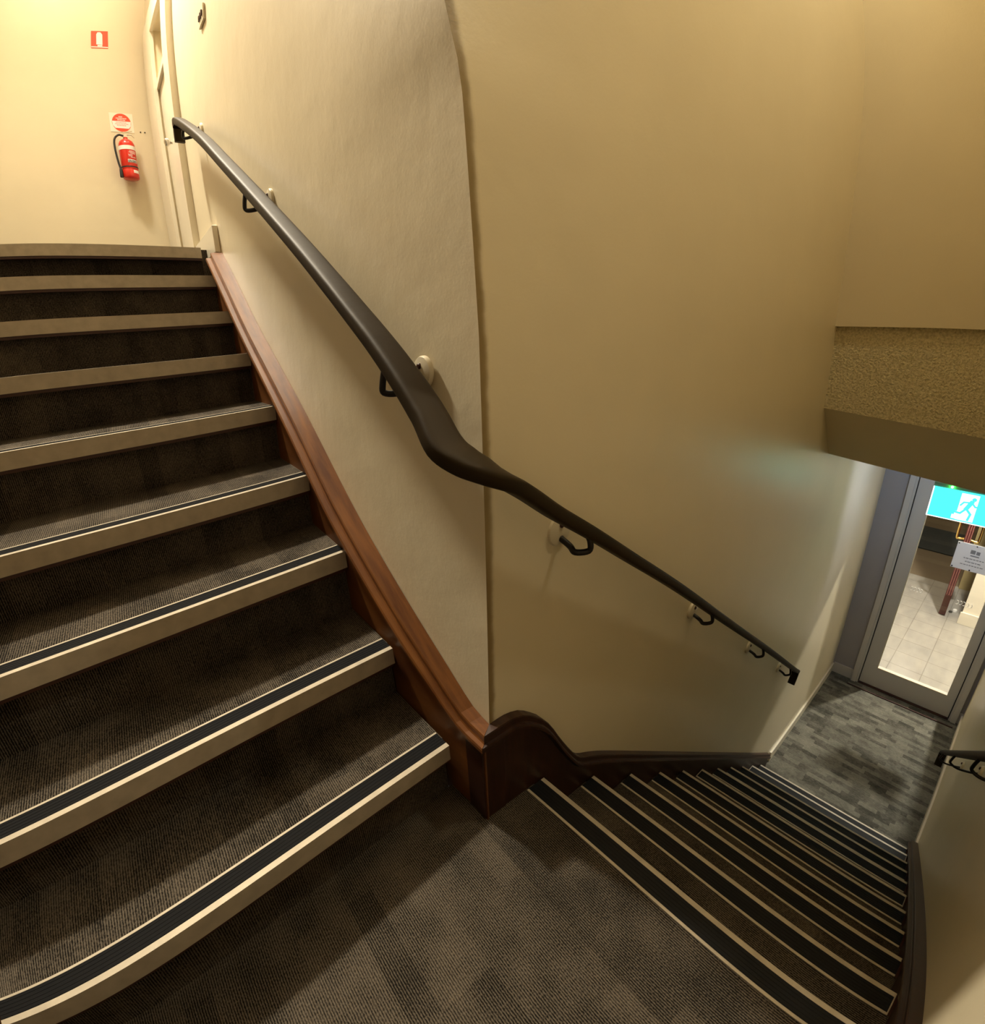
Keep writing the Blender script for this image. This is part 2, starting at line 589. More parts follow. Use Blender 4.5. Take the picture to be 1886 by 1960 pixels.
# floors
lp = [(XL, YS(XL, NY[0]) + OV), (-0.05, YS(-0.05, NY[0]) + OV)]
q = [UV(-0.05 , -0.0, 0), UV(X0 - OV, -0.012, 0), UV(X0 - OV, W4(0.1), 0), UV(XL, W4(XL), 0)]
poly = [lp[0], (-0.001, YS(0, NY[0]) + OV), (-0.001, -0.001), (q[1].x, q[1].y + 0.010), (q[2].x, q[2].y), (XL, q[3].y)]
struct('floor', prism(poly[::-1], -0.09, 0.0), M_CARPET)
struct('floor', prism([(XL, YS(XL, NY[8]) + OV), (0, YS(0, NY[8]) + OV), (0, YB), (XL, YB)], ZU - 0.12, ZU), M_CARPET)
a, b, c, d = UV(NU[10] - OV, 0, 0), UV(XF, 0, 0), UV(XF, W4(XF), 0), UV(NU[10] - OV, W4(2.3), 0)
struct('floor', prism([(p.x, p.y) for p in (a, d, c, b)], ZL - 0.1, ZL), M_LOBBY)

# ------------------------------------------------------------------ far wall and the glass door
FL, FR = -0.178, -0.985                  # outside of door frame
LFL, LFR = -0.240, -0.925                # leaf
GL_, GR_ = -0.342, -0.862                # glass
DT, GT, GB = 0.235, 0.12, -1.668
bm = ubox(XF, XF + 0.1, FL, 0.0, ZL - .1, BZ[2])
ubox(XF, XF + 0.1, W4(XF) , FR, ZL - .1, BZ[2], bm)
ubox(XF, XF + 0.1, FR, FL, DT + 0.05, BZ[2], bm)
struct('wall_far', bm, M_FARW)
dg = sgroup('door_1')
bm = ubox(XF - 0.032, XF - 0.02, LFL + 0.022, FL, ZL, DT + 0.05)
ubox(XF - 0.032, XF - 0.02, FR, LFR - 0.022, ZL, DT + 0.05, bm)
ubox(XF - 0.02, XF + 0.08, LFL + 0.007, FL, ZL, DT + 0.05, bm)
ubox(XF - 0.02, XF + 0.08, FR, LFR - 0.007, ZL, DT + 0.05, bm)
ubox(XF - 0.02, XF + 0.08, LFR - 0.007, LFL + 0.007, DT + 0.003, DT + 0.05, bm)
obj('door_frame', bm, M_FRAME, dg)
bm = ubox(XF + 0.008, XF + 0.07, LFL + 0.0005, LFL + 0.007, ZL, DT + 0.003)
ubox(XF + 0.008, XF + 0.07, LFR - 0.007, LFR - 0.0005, ZL, DT + 0.003, bm)
obj('door_gap_strip', bm, M_BLACK, dg)  # black strip standing in for the shaded gap between leaf and frame
bm = ubox(XF + 0.005, XF + 0.045, LFL - 0.102, LFL, ZL + 0.008, DT)
ubox(XF + 0.005, XF + 0.045, LFR, GR_, ZL + 0.008, DT, bm)
ubox(XF + 0.005, XF + 0.045, GR_, GL_, ZL + 0.008, GB, bm)
ubox(XF + 0.005, XF + 0.045, GR_, GL_, GT, DT, bm)
lf = obj('door_leaf', bm, M_FRAME, dg)
obj('glass_pane', ubox(XF + 0.021, XF + 0.027, GR_, GL_, GB, GT), M_GLASS, lf)
obj('glazing_bead', ubox(XF + 0.0, XF + 0.006, GL_ - 0.004, GL_ + 0.002, GB, GT, ubox(XF + 0.0, XF + 0.006, GR_, GL_, GB - .003, GB + .003)), M_PLATE, lf)
# frosted manifestation rings on the glass
bm = bmesh.new()
for n0, zz in [(-0.39 - 0.022 * k, -0.86) for k in range(4)] + [(-0.70 - 0.022 * k, -0.86) for k in range(5)]:
    cc = UV(XF + 0.0195, n0, zz)
    pts = [cc + N * (0.010 * math.cos(t)) + Z * (0.016 * math.sin(t)) for t in [R_(60 + 240 * k / 10) for k in range(11)]]
    tube(pts, 0.0022, 5, bm)
obj('glass_marking', bm, M_WHITE, lf)
# threshold
tag(obj('threshold_strip', bev(ubox(XF - 0.110, XF - 0.098, FR + .01, FL + .01, ZL, ZL + 0.008), .001, 1), M_EDGE), 'thin dark strip on the carpet just before the glass door', 'threshold strip')
struct('trim_1', ubox(XF - 0.02, XF + 0.08, LFR, LFL, ZL - 0.004, ZL + 0.006), M_EDGE)
# skirtings in the lower lobby
bm = ubox(2.58, XF, -0.012, 0.0, ZL, ZL + 0.085)
struct('baseboard_left', bm, M_TRIM)
struct('baseboard_far', ubox(XF - 0.012, XF, FL + .002, -0.012, ZL, ZL + 0.10), M_FRAME)
struct('baseboard_far', ubox(XF - 0.012, XF, W4(XF), FR - .002, ZL, ZL + 0.10), M_FRAME)
bm = bmesh.new()
hexa(bm, [UV(2.5, W4(2.5), ZL), UV(XF - .012, W4(XF - .012), ZL), UV(XF - .012, W4(XF) + 0.012, ZL), UV(2.5, W4(2.5) + 0.012, ZL)],
     [UV(2.5, W4(2.5), ZL + .085), UV(XF - .012, W4(XF - .012), ZL + .085), UV(XF - .012, W4(XF) + 0.012, ZL + .085), UV(2.5, W4(2.5) + 0.012, ZL + .085)])
struct('baseboard_right', bm, M_TRIM)

# ------------------------------------------------------------------ beyond the glass door
VX = 11.0
struct('floor', ubox(XF + 0.1, 6.95, -2.4, 0.5, ZL - 0.1, ZL - 0.002), M_TILE)
struct('floor', ubox(6.95, VX, -2.4, 1.2, ZL - 0.1, ZL - 0.002), M_MAT)
struct('ceiling', ubox(XF + 0.1, VX, -2.4, 1.2, 1.0, 1.1), M_WALLD)
struct('wall_vestibule_left', ubox(XF + 0.1, 6.95, 0.5, 0.6, ZL, 1.0), M_WHW)
struct('wall_vestibule_far', ubox(VX, VX + .1, -2.4, 1.3, ZL, 1.0), M_YEL)
struct('wall_vestibule_left', ubox(6.95, VX, 1.2, 1.3, ZL, 1.0), M_WHW)
struct('wall_vestibule_right', ubox(5.92, 6.02, -2.4, -0.80, ZL, 1.0), M_WHW)
struct('baseboard_vestibule', ubox(5.90, 5.92, -2.4, -0.785, ZL, ZL + 0.14), M_WHW)
struct('wall_vestibule_side', ubox(6.9, 7.0, -2.4, -0.70, ZL, 1.0), M_YEL)
struct('wall_vestibule_near', ubox(XF + 0.1, 5.92, -2.5, -2.4, ZL, 1.0), M_WHW)
tag(obj('door_mat', bev(ubox(8.0, 9.1, -0.62, 0.35, ZL, ZL + 0.015), .004, 1), M_DMAT), 'dark entrance mat on the brown floor far beyond the glass', 'mat')
md = thing('open_door', 'maroon door standing open seen edge-on beyond the glass', 'door')
obj('door_leaf', bev(ubox(5.98, 6.88, -0.662, -0.600, ZL + 0.01, 0.35), .003, 1), M_MAROON, md)
for s, nn_ in ((1, -0.600), (-1, -0.662)):
    pts = [UV(6.10, nn_, -0.985), UV(6.10, nn_ + s * 0.050, -0.99), UV(6.10, nn_ + s * 0.068, -0.965), UV(6.10, nn_ + s * 0.068, -0.70), UV(6.10, nn_ + s * 0.050, -0.675), UV(6.10, nn_, -0.68)]
    part_label(obj('door_handle', tube(smooth_path(pts, 4), 0.013, 10), M_BRASS, md, True), 'brass pull handle')
bm = bmesh.new()
for nn_ in (-0.653, -0.633, -0.612):
    ubox(5.975, 5.979, nn_ - 0.0025, nn_ + 0.0025, ZL + 0.26, 0.34, bm)
part_label(obj('door_edge_strip', bm, M_EDGEP, md), 'pale strips down the door edge')
part_label(obj('kick_plate', ubox(5.974, 5.979, -0.658, -0.604, ZL + .03, ZL + .25), M_EDGE, md), 'dark edge plate')
ds_ = thing('door_stop', 'small white and black door stop on the tiles by the maroon door', 'door stop')
obj('buffer', lathe(UV(6.18, -0.735, ZL), Z, [(0.022, 0), (0.022, 0.02), (0.018, 0.028)]), M_WHITE, ds_, True)
obj('base', lathe(UV(6.13, -0.70, ZL), Z, [(0.018, 0), (0.018, 0.012), (0.012, 0.016)]), M_BLACK, ds_, True)

# ================================================================== STAIRCASES
def nosing_upper(i, step):
    y, z = NY[i], NZ[i]
    xa, xb = -0.985, -S1 - 0.002
    def strip(y0, y1, z0, z1, bm=None):
        bm = bm or bmesh.new()
        hexa(bm, [(xa, YS(xa, y + y0), z0), (xb, YS(xb, y + y0), z0), (xb, YS(xb, y + y1), z0), (xa, YS(xa, y + y1), z0)],
             [(xa, YS(xa, y + y0), z1), (xb, YS(xb, y + y0), z1), (xb, YS(xb, y + y1), z1), (xa, YS(xa, y + y1), z1)])
        return bm
    bm = strip(-0.004, 0.009, z - 0.004, z + 0.0035)
    strip(-0.004, 0.0, z - 0.043, z - 0.004, bm)
    strip(0.049, 0.054, z - 0.001, z + 0.003, bm)
    strip(0.009, 0.049, z - 0.001, z + 0.0005, bm)
    obj('stair_nosing', bm, M_ALU, step)
    bm = strip(0.009, 0.049, z + 0.0005, z + 0.0026)
    for k in range(5):
        strip(0.011 + k * 0.0078, 0.0155 + k * 0.0078, z + 0.0026, z + 0.0031, bm)
    obj('grip_insert', bm, M_RUB, step)
    bm = strip(0.0, OV, z - 0.053, z - 0.006)
    obj('timber_edge', bm, M_EDGE, step)


up = thing('staircase', 'brown carpeted upper flight with pale metal nosings climbing left from the landing', 'stairs', 'flights of the stair')
for i in range(9):
    bm = bmesh.new()
    ya, yb = NY[i] + OV, (NY[i + 1] + OV if i < 8 else NY[i] + OV + 0.05)
    z0 = NZ[i - 1] - 0.03 if i else -0.02
    zt = NZ[i] if i < 8 else NZ[i] - 0.0
    xa, xb = -0.99, -0.051
    hexa(bm, [(xa, YS(xa, ya), z0), (xb, YS(xb, ya), z0), (xb, YS(xb, yb), z0), (xa, YS(xa, yb), z0)],
         [(xa, YS(xa, ya), zt), (xb, YS(xb, ya), zt), (xb, YS(xb, yb), zt), (xa, YS(xa, yb), zt)])
    st = obj('step', bm, M_CARPET, up)
    nosing_upper(i, st)

lo = thing('staircase', 'narrow lower flight of black steps with pale lines, dropping to the glass door', 'stairs', 'flights of the stair')
def nosing_lower(j, step):
    x, z = NU[j], NB[j]
    na, nb = -0.020, W4(x) + 0.045
    bm = ubox(x - 0.008, x + 0.003, nb, na, z - 0.004, z + 0.0035)
    ubox(x, x + 0.003, nb, na, z - 0.043, z - 0.004, bm)
    ubox(x - 0.0565, x - 0.050, nb, na, z - 0.001, z + 0.0032, bm)
    ubox(x - 0.050, x - 0.008, nb, na, z - 0.001, z + 0.0005, bm)
    if j in (1, 5, 9):
        ubox(x - 0.053, x, nb, nb + 0.003, z, z + 0.0034, bm)
    if j in (5, 9):
        ubox(x - 0.053, x, na - .003, na, z, z + 0.0034, bm)
    obj('stair_nosing', bm, M_ALU, step)
    ea, eb = (.003 if j in (1, 5, 9) else -.0005), (.003 if j in (5, 9) else -.0005)
    bm = ubox(x - 0.050, x - 0.008, nb + ea, na - eb, z + 0.0005, z + 0.0028)
    for k in range(5):
        ubox(x - 0.048 + k * 0.0080, x - 0.0435 + k * 0.0080, nb + .003, na - .003, z + 0.0028, z + 0.0034, bm)
    obj('grip_insert', bm, M_RUBU, step)
    obj('timber_edge', ubox(x - OV, x, nb, na, z - 0.053, z - 0.006), M_EDGE, step)
    bm = ubox(x - 0.055, x, W4(x) + 0.035, nb - 0.001, z - 0.03, z + 0.001)
    obj('timber_end', bm, M_EDGE, step)
st = obj('landing_edge', ubox(X0 - OV - 0.02, X0 - OV, W4(.1) + 0.03, -0.018, -0.17, -0.0005), M_CARPET, lo)
nosing_lower(0, st)
for j in range(1, 11):
    x = NU[j]
    st = obj('step', ubox(NU[j - 1] - OV, x - OV, W4(x) + 0.03, -0.016, NB[j] - R2 - (0.02 if j < 10 else 0), NB[j]), M_CARPET, lo)
    nosing_lower(j, st)

# --- wall strings (the moulded skirting boards of the stair)
def string_board(curve, P, off_face, off_cap, drop, bottoms, w=lambda s: 1.0):
    """curve: list of (s, ztop); P(s, off, z) -> point"""
    bm = bmesh.new()
    rings = []
    for (s, z), zb in zip(curve, bottoms):
        k = w(s)
        oc, of = off_cap * k, off_face * k
        sec = [(0.0, z + 0.001), (oc * 0.66, z), (oc * 0.70, z - 0.004), (oc * 0.70, z - 0.014 - drop), (oc * 0.74, z - 0.018 - drop),
               (oc * 0.96, z - 0.018 - drop), (oc, z - 0.023 - drop), (oc, z - 0.032 - drop), (of, z - 0.040 - drop), (of, zb), (0.0, zb)]
        rings.append([bm.verts.new(P(s, a, b)) for a, b in sec])
    m = len(rings[0])
    for i in range(len(rings) - 1):
        for k in range(m):
            l = (k + 1) % m
            bm.faces.new((rings[i][k], rings[i][l], rings[i + 1][l], rings[i + 1][k]))
    bm.faces.new(rings[0][::-1])
    bm.faces.new(rings[-1])
    return bm

def dense(tab, step, s0=None, s1=None):
    s0 = tab[0][0] if s0 is None else s0
    s1 = tab[-1][0] if s1 is None else s1
    n = max(2, int((s1 - s0) / step))
    pts = smooth_path([(a, b, 0) for a, b in tab], 8)
    t2 = [(p.x, p.y) for p in pts]
    return [(s0 + (s1 - s0) * k / n, interp(t2, s0 + (s1 - s0) * k / n)) for k in range(n + 1)]

c1 = dense([(-0.004, 0.286), (0.05, 0.298), (0.10, 0.330), (0.159, 0.374), (0.339, 0.500), (0.578, 0.650), (0.899, 0.862), (1.338, 1.130), (1.60, 1.315), (1.835, 1.480)], 0.03)
wu = lambda s: interp([(0, 0.62), (0.25, 0.86), (0.6, 1.0)], s)
bm = string_board(c1, lambda s, o, z: (-o - 0.0006, s if s > -0.003 else -o * 0.70 - 0.0006, z), 0.051, 0.074, 0.004, [max(z - 0.42, -0.02) for s, z in c1], wu)
part_label(obj('wall_string', bm, M_WOOD, up), 'varnished red-brown string board')
c2 = dense([(0.0, 0.286), (0.034, 0.290), (0.066, 0.284), (0.096, 0.268), (0.146, 0.220), (0.178, 0.170), (0.205, 0.118), (0.25, 0.040), (0.296, -0.026), (0.36, -0.068), (0.45, -0.132), (0.756, -0.369), (1.973, -1.320), (2.50, -1.728)], 0.02)
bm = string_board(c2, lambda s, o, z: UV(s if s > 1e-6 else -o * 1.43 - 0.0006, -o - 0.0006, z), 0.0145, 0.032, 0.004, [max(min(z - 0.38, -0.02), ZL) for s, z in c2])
part_label(obj('wall_string', bm, M_WOODX, lo), 'shade-darkened moulded string board with a swept ramp at the top')
# right hand string of the lower flight
c3 = [(0.03 + 0.06 * k, -(0.03 + 0.06 * k - X0) * (R2 / T2) + 0.055) for k in range(0, 42)]
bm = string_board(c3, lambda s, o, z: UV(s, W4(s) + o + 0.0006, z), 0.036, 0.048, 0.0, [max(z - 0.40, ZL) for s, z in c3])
part_label(obj('wall_string', bm, M_WOODX, lo), 'shade-darkened string board on the right')
# left string of the upper flight
c4 = [(YS(XL, NY[0]) - 0.05 + 0.06 * k, 0.26 + 0.06 * k * 0.692) for k in range(0, 33)]
bm = string_board(c4, lambda s, o, z: (XL + o + 0.0006, s, z), 0.060, 0.072, 0.0, [max(z - 0.42, -0.02) for s, z in c4])
part_label(obj('wall_string', bm, M_WOOD, up), 'dark string board on the left')
# newel block at the corner
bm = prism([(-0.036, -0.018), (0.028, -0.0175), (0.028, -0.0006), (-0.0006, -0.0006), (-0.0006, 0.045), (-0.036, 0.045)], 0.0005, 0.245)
part_label(obj('newel_block', bev(bm, 0.0015, 1), M_WOODX, lo), 'shade-darkened corner block')

# ================================================================== HANDRAILS
def oval(w_, h_, n=20, p=2.6):
    out = []
    for k in range(n):
        t = 2 * PI * k / n
        c_, s_ = math.cos(t), math.sin(t)
        out.append((w_ / 2 * math.copysign(abs(c_) ** (2 / p), c_), h_ / 2 * math.copysign(abs(s_) ** (2 / p), s_)))
    return out

def bracket(parent, base, out, rail_bottom, r_plate=0.031, ra=0.0062):
    """base: point on wall; out: unit vector off the wall; rail_bottom: point under the rail"""
    base, out, rb = Vector(base), Vector(out), Vector(rail_bottom)
    L_ = (rb - base).dot(out)
    arm = tube(smooth_path([base - Z * 0.014 + out * 0.006, base - Z * 0.024 + out * 0.035, base - Z * 0.032 + out * L_ * 0.80,
                            Vector((rb.x, rb.y, base.z - 0.030)) + out * 0.006, Vector((rb.x, rb.y, base.z - 0.012)) + out * 0.008, rb + Z * 0.012], 5), ra, 10)
    br = obj('bracket', arm, M_IRON, parent, True)
    pl = obj('wall_plate', lathe(base, out, [(r_plate, 0.0), (r_plate, 0.004), (r_plate * 0.93, 0.008), (r_plate * 0.5, 0.011), (0.004, 0.012)]), M_PLATE, br, True)
    bm = lathe(base + Z * 0.012, out, [(0.006, 0.008), (0.006, 0.013), (0.004, 0.015)], 12)
    obj('screw_head', bm, M_EDGE, br, True)

hr = thing('handrail', 'long black wall handrail bending round the plaster corner and down the lower flight', 'handrail')
O1, O2 = 0.068, 0.062
H1 = [(2.03, 2.075), (1.576, 1.863), (1.239, 1.680), (0.877, 1.480), (0.58, 1.312), (0.40, 1.205), (0.31, 1.150), (0.19, 1.075), (0.10, 1.012), (0.03, 0.956)]
H2 = [(0.04, 0.824), (0.106, 0.776), (0.21, 0.707), (0.345, 0.613), (0.62, 0.420), (1.075, 0.085), (1.63, -0.322), (2.285, -0.812)]
hh = 0.017
path = [(-O1, 2.075, 2.005 - hh), (-O1, 2.066, 2.055 - hh)] + [(-O1, y, z - hh) for y, z in H1] + [(-O1 - .004, -0.02, 0.914 - hh), (-0.058, -0.052, 0.892 - hh), (-0.028, -0.068, 0.872 - hh)]
path += [tuple(UV(u, -O2, z - hh + .002)) for u, z in H2] + [tuple(UV(2.330, -O2, -0.862)), tuple(UV(2.325, -O2, -0.90)), tuple(UV(2.300, -O2, -0.945))]
P_ = smooth_path(path, 6)
sides = []
for p in P_:
    a = min(1, max(0, (p.x + 0.075) / 0.09))
    if p.y > 0.04: a = 0
    sides.append(Vector((-1, 0, 0)) * (1 - a) + Vector((0, -1, 0)) * a)
wide = lambda t: oval(interp([(0, .044), (.15, .046), (.36, .052), (.48, .059), (.58, .048), (.66, .042), (1, .042)], t), interp([(0, .034), (.45, .034), (.58, .027), (1, .025)], t), 24, 4.0)
rail = obj('rail', sweep(P_, sides, wide), M_RAIL, hr, True)
for y, z in [(1.90, 2.005), (1.00, 1.520), (0.150, 1.018)]:
    bracket(hr, (0, y, z - .02), (-1, 0, 0), (-O1, y + 0.02, interp([(b, c) for b, c in H1[::-1]], y) - 0.034))
for u, z in [(0.181, 0.690), (0.856, 0.205), (1.523, -0.293), (2.150, -0.765)]:
    bracket(hr, UV(u, 0, z), -N, UV(u + 0.02, -O2, interp(H2, u + .02) - 0.034))
h3 = thing('handrail', 'short stretch of black handrail on the far right wall above the lobby', 'handrail')
def RW(u, o, z): return UV(u, W4(u) + o, z)
H3 = [(0.15, 0.665), (0.883, 0.119), (1.5, -0.340), (2.0, -0.712), (2.38, -0.995)]
path = [RW(u, 0.095, z) for u, z in H3] + [RW(2.42, 0.095, -1.035), RW(2.425, 0.095, -1.075), RW(2.40, 0.095, -1.11)]
obj('rail', sweep(smooth_path(path, 5), N, oval(0.036, 0.022)), M_RAIL, h3, True)
for u in (0.20, 0.86, 1.58, 2.30):
    z = interp(H3, u)
    bracket(h3, RW(u, 0, z - 0.030), N, RW(u + .01, 0.095, z - 0.016), 0.024, 0.0045)

# ================================================================== UPSTAIRS
# door in the right wall
dg = sgroup('door_2')
def bx(y0, y1, z0, z1, x0, x1, bm=None): return box((x0, y0, z0), (x1, y1, z1), bm)
bm = bx(2.40, DY0 + 0.01, ZU, DZ1 + 0.14, -0.022, 0.0)
bx(DY1 - .01, YB - 0.02, ZU, DZ1 + 0.14, -0.022, 0.0, bm)
bx(DY0 + 0.01, DY1 - .01, DZ1 - .01, DZ1 + 0.14, -0.022, 0.0, bm)
bx(2.385, 2.41, ZU, DZ1 + 0.155, -0.032, 0.0, bm)
obj('architrave', bm, M_TRIM, dg)
bm = bx(DY0 + 0.005, DY1 - 0.005, ZU + 0.006, 2.62, 0.012, 0.045)
lf2 = obj('door_leaf', bm, M_TRIM, dg)
bm = bx(DY0, DY1, 2.625, 2.66, -0.005, 0.085)
obj('transom', bm, M_TRIM, dg)
obj('fanlight_panel', bx(DY0, DY1, 2.66, DZ1, 0.065, 0.08), M_WALL, dg)
bm = lathe((0.012, 2.68, 2.185), (-1, 0, 0), [(0.020, 0), (0.020, 0.004), (0.008, 0.006), (0.007, 0.035), (0.016, 0.042), (0.021, 0.052), (0.019, 0.064), (0.008, 0.070)])
obj('door_knob', bm, M_CHROME, lf2, True)
# skirting end block upstairs
struct('baseboard_upper', bev(box((-0.024, 1.862, ZU - 0.045), (-0.0005, 2.385, ZU + 0.068)), 0.003, 1), M_TRIM)
# light switch plate
sw = thing('light_switch', 'small cream switch plate high on the wall right of the upstairs door', 'light switch')
SY, SZ = 1.66, 2.325
obj('switch_plate', bev(box((-0.009, SY - 0.045, SZ - 0.032), (-0.0005, SY + 0.045, SZ + 0.032)), 0.002, 1), M_PLATE, sw)
for k in (-1, 0, 1):
    part_label(obj('rocker', bev(box((-0.014, SY + k * 0.024 - 0.007, SZ - 0.011), (-0.009, SY + k * 0.024 + 0.007, SZ + 0.011)), 0.0015, 1), M_EDGE, sw), 'dark rocker')

def flat(pts, y0, y1, bm=None):
    """prism standing on the back wall, pts in (x, z)"""
    bm = bm or bmesh.new()
    hexa(bm, [(x, y1, z) for x, z in pts], [(x, y0, z) for x, z in pts])
    return bm
def rc(cx, cz, w_, h_): return [(cx - w_ / 2, cz - h_ / 2), (cx + w_ / 2, cz - h_ / 2), (cx + w_ / 2, cz + h_ / 2), (cx - w_ / 2, cz + h_ / 2)]
def disc(cx, cz, r, a0=0, a1=360, n=32): return [(cx + r * math.cos(R_(a0 + (a1 - a0) * k / n)), cz + r * math.sin(R_(a0 + (a1 - a0) * k / n))) for k in range(n + (a1 - a0 < 360))]
# red location sign
sg = thing('fire_sign', 'square red sign with a white extinguisher silhouette high on the back wall', 'sign')
SX, SZ2 = -0.290, 3.082
obj('sign_plate', flat(rc(SX, SZ2, 0.106, 0.118), YB - 0.003, YB - 0.0005), M_REDS, sg)
bm = flat([(SX - 0.020, SZ2 - 0.034), (SX + 0.018, SZ2 - 0.036), (SX + 0.018, SZ2 + 0.034), (SX + 0.006, SZ2 + 0.050), (SX - 0.012, SZ2 + 0.050), (SX - 0.020, SZ2 + 0.036)], YB - 0.0040, YB - 0.003)
flat(rc(SX + 0.002, SZ2 - 0.0425, 0.030, 0.009), YB - 0.0040, YB - 0.003, bm)
flat(rc(SX, SZ2 - 0.052, 0.104, 0.006), YB - 0.0040, YB - 0.003, bm)
part_label(obj('pictogram', bm, M_WHITE, sg), 'white extinguisher silhouette')
# round identification sign
sg = thing('extinguisher_sign', 'round red and white extinguisher label on a clear plate just above the extinguisher', 'sign')
CX, CZ = -0.196, 2.552
obj('sign_plate', flat(rc(CX, CZ, 0.140, 0.118), YB - 0.002, YB - 0.0005), M_CLEAR, sg)
obj('red_disc', flat(disc(CX, CZ, 0.056), YB - 0.003, YB - 0.002), M_REDS, sg)
bm = flat([(CX - 0.055, CZ + 0.008), (CX + 0.055, CZ + 0.008), (CX + 0.053, CZ - 0.018), (CX + 0.040, CZ - 0.035), (CX - 0.040, CZ - 0.035), (CX - 0.053, CZ - 0.018)], YB - 0.0036, YB - 0.003)
for k, (ww, zz) in enumerate([(0.030, 0.036), (0.064, 0.026), (0.048, 0.016)]):
    for q_ in range(int(ww / 0.008)):
        flat(rc(CX - ww / 2 + 0.004 + q_ * 0.008, CZ + zz, 0.005, 0.006), YB - 0.0036, YB - 0.003, bm)
obj('white_band', bm, M_WHITE, sg)
bm = bmesh.new()
for ww, zz in [(0.070, 0.000), (0.080, -0.009), (0.060, -0.018)]:
    for q_ in range(int(ww / 0.008)):
        flat(rc(CX - ww / 2 + 0.004 + q_ * 0.008, CZ + zz, 0.0045, 0.004), YB - 0.0041, YB - 0.0036, bm)
part_label(obj('lettering', bm, M_REDS, sg), 'small pink-red lettering')
# extinguisher
fe = thing('fire_extinguisher', 'red fire extinguisher with black hose hanging on the back wall upstairs', 'fire extinguisher')
EX, EY, EZ = -0.190, YB - 0.062, 2.185
r0 = 0.049
body = obj('cylinder', lathe((EX, EY, EZ), Z, [(r0 * 0.80, 0.0), (r0 * 0.94, 0.004), (r0, 0.012), (r0, 0.052), (r0 * 0.985, 0.054), (r0, 0.056), (r0, 0.200), (r0 * 0.96, 0.214), (r0 * 0.80, 0.230), (r0 * 0.5, 0.241), (r0 * 0.28, 0.246), (r0 * 0.26, 0.256)], 40), M_RED, fe, True)
def wrap(h0, h1, a0, a1, material, name, eps=0.0009, n=60):
    bm = bmesh.new()
    rows = []
    for h in (h0, h1):
        rows.append([bm.verts.new((EX + (r0 + eps) * math.cos(R_(a0 + (a1 - a0) * k / n)), EY + (r0 + eps) * math.sin(R_(a0 + (a1 - a0) * k / n)), EZ + h)) for k in range(n + 1)])
    for k in range(n):
        bm.faces.new((rows[0][k], rows[0][k + 1], rows[1][k + 1], rows[1][k]))
    return bm
obj('white_label_band', wrap(0.172, 0.196, 0, 360, M_WHITE, ''), M_WHITE, body, True)
bm = wrap(0.093, 0.112, 262, 330, None, '')
part_label(obj('instruction_label', bm, M_WHITE, body, True), 'white pictogram panel')
bm = bmesh.new()
for k in range(6):
    a0 = 265 + k * 10.5
    bm2 = wrap(0.096, 0.109, a0, a0 + 6.5, None, '', 0.0015, 3)
    me = bpy.data.meshes.new('t'); bm2.to_mesh(me); bm2.free(); bm.from_mesh(me); bpy.data.meshes.remove(me)
for k in range(5):
    bm2 = wrap(0.094, 0.0965, 264 + k * 13, 264 + k * 13 + 9, None, '', 0.0015, 3)
    me = bpy.data.meshes.new('t'); bm2.to_mesh(me); bm2.free(); bm.from_mesh(me); bpy.data.meshes.remove(me)
obj('pictogram', bm, M_BLACK, body, True)
for grp in ([(0.160, 280, 320), (0.153, 275, 325), (0.146, 285, 318), (0.138, 270, 300), (0.130, 272, 296), (0.123, 285, 322)],):
    bm = bmesh.new()
    for h, a0, a1 in grp:
        a = a0
        while a < a1:
            bm2 = wrap(h, h + 0.0042, a, a + 4, None, '', 0.0014, 2)
            me = bpy.data.meshes.new('t'); bm2.to_mesh(me); bm2.free(); bm.from_mesh(me); bpy.data.meshes.remove(me)
            a += 6.5
    obj('lettering', bm, M_WHITE, body, True)
obj('date_label', wrap(0.032, 0.050, 290, 335, None, '', 0.0009), M_WHITE, body, True)
obj('strap', lathe((EX, EY, EZ), Z, [(r0 + .0015, 0.066), (r0 + .0015, 0.073)], 40), M_BLACK, fe, True)
bm = box((EX - 0.010, EY - 0.012, EZ + 0.255), (EX + 0.010, EY + 0.012, EZ + 0.272))
box((EX - 0.012, EY - 0.007, EZ + 0.272), (EX + 0.040, EY + 0.007, EZ + 0.277), bm)
hexa(bm, [(EX - .012, EY - .007, EZ + .282), (EX + .045, EY - .007, EZ + .296), (EX + .045, EY + .007, EZ + .296), (EX - .012, EY + .007, EZ + .282)],
     [(EX - .012, EY - .007, EZ + .286), (EX + .045, EY - .007, EZ + .300), (EX + .045, EY + .007, EZ + .300), (EX - .012, EY + .007, EZ + .286)])
obj('valve', bm, M_CHROME, fe)
pts = [(EX - 0.012, EY - .01, EZ + 0.262), (EX - 0.040, EY - .02, EZ + 0.262), (EX - 0.066, EY - .02, EZ + 0.235), (EX - 0.070, EY - .02, EZ + 0.18), (EX - 0.063, EY - .02, EZ + 0.10), (EX - 0.054, EY - .02, EZ + 0.055)]
obj('hose', tube(smooth_path(pts, 6), 0.0062, 10), M_BLACK, fe, True)
obj('nozzle', lathe((EX - 0.055, EY - .02, EZ + 0.062), -Z, [(0.006, 0), (0.009, 0.01), (0.011, 0.05), (0.010, 0.055)], 16), M_BLACK, fe, True)
obj('wall_hook', box((EX - 0.012, EY + .02, EZ + 0.235), (EX + 0.012, YB - 0.0005, EZ + 0.262)), M_CHROME, fe)
pts = [(EX + 0.012, EY, EZ + .27), (EX + .035, EY - .01, EZ + .268), (EX + .052, EY - .01, EZ + .252)]
obj('pull_pin', tube(smooth_path(pts, 4), 0.0014, 6), M_CHROME, fe, True)
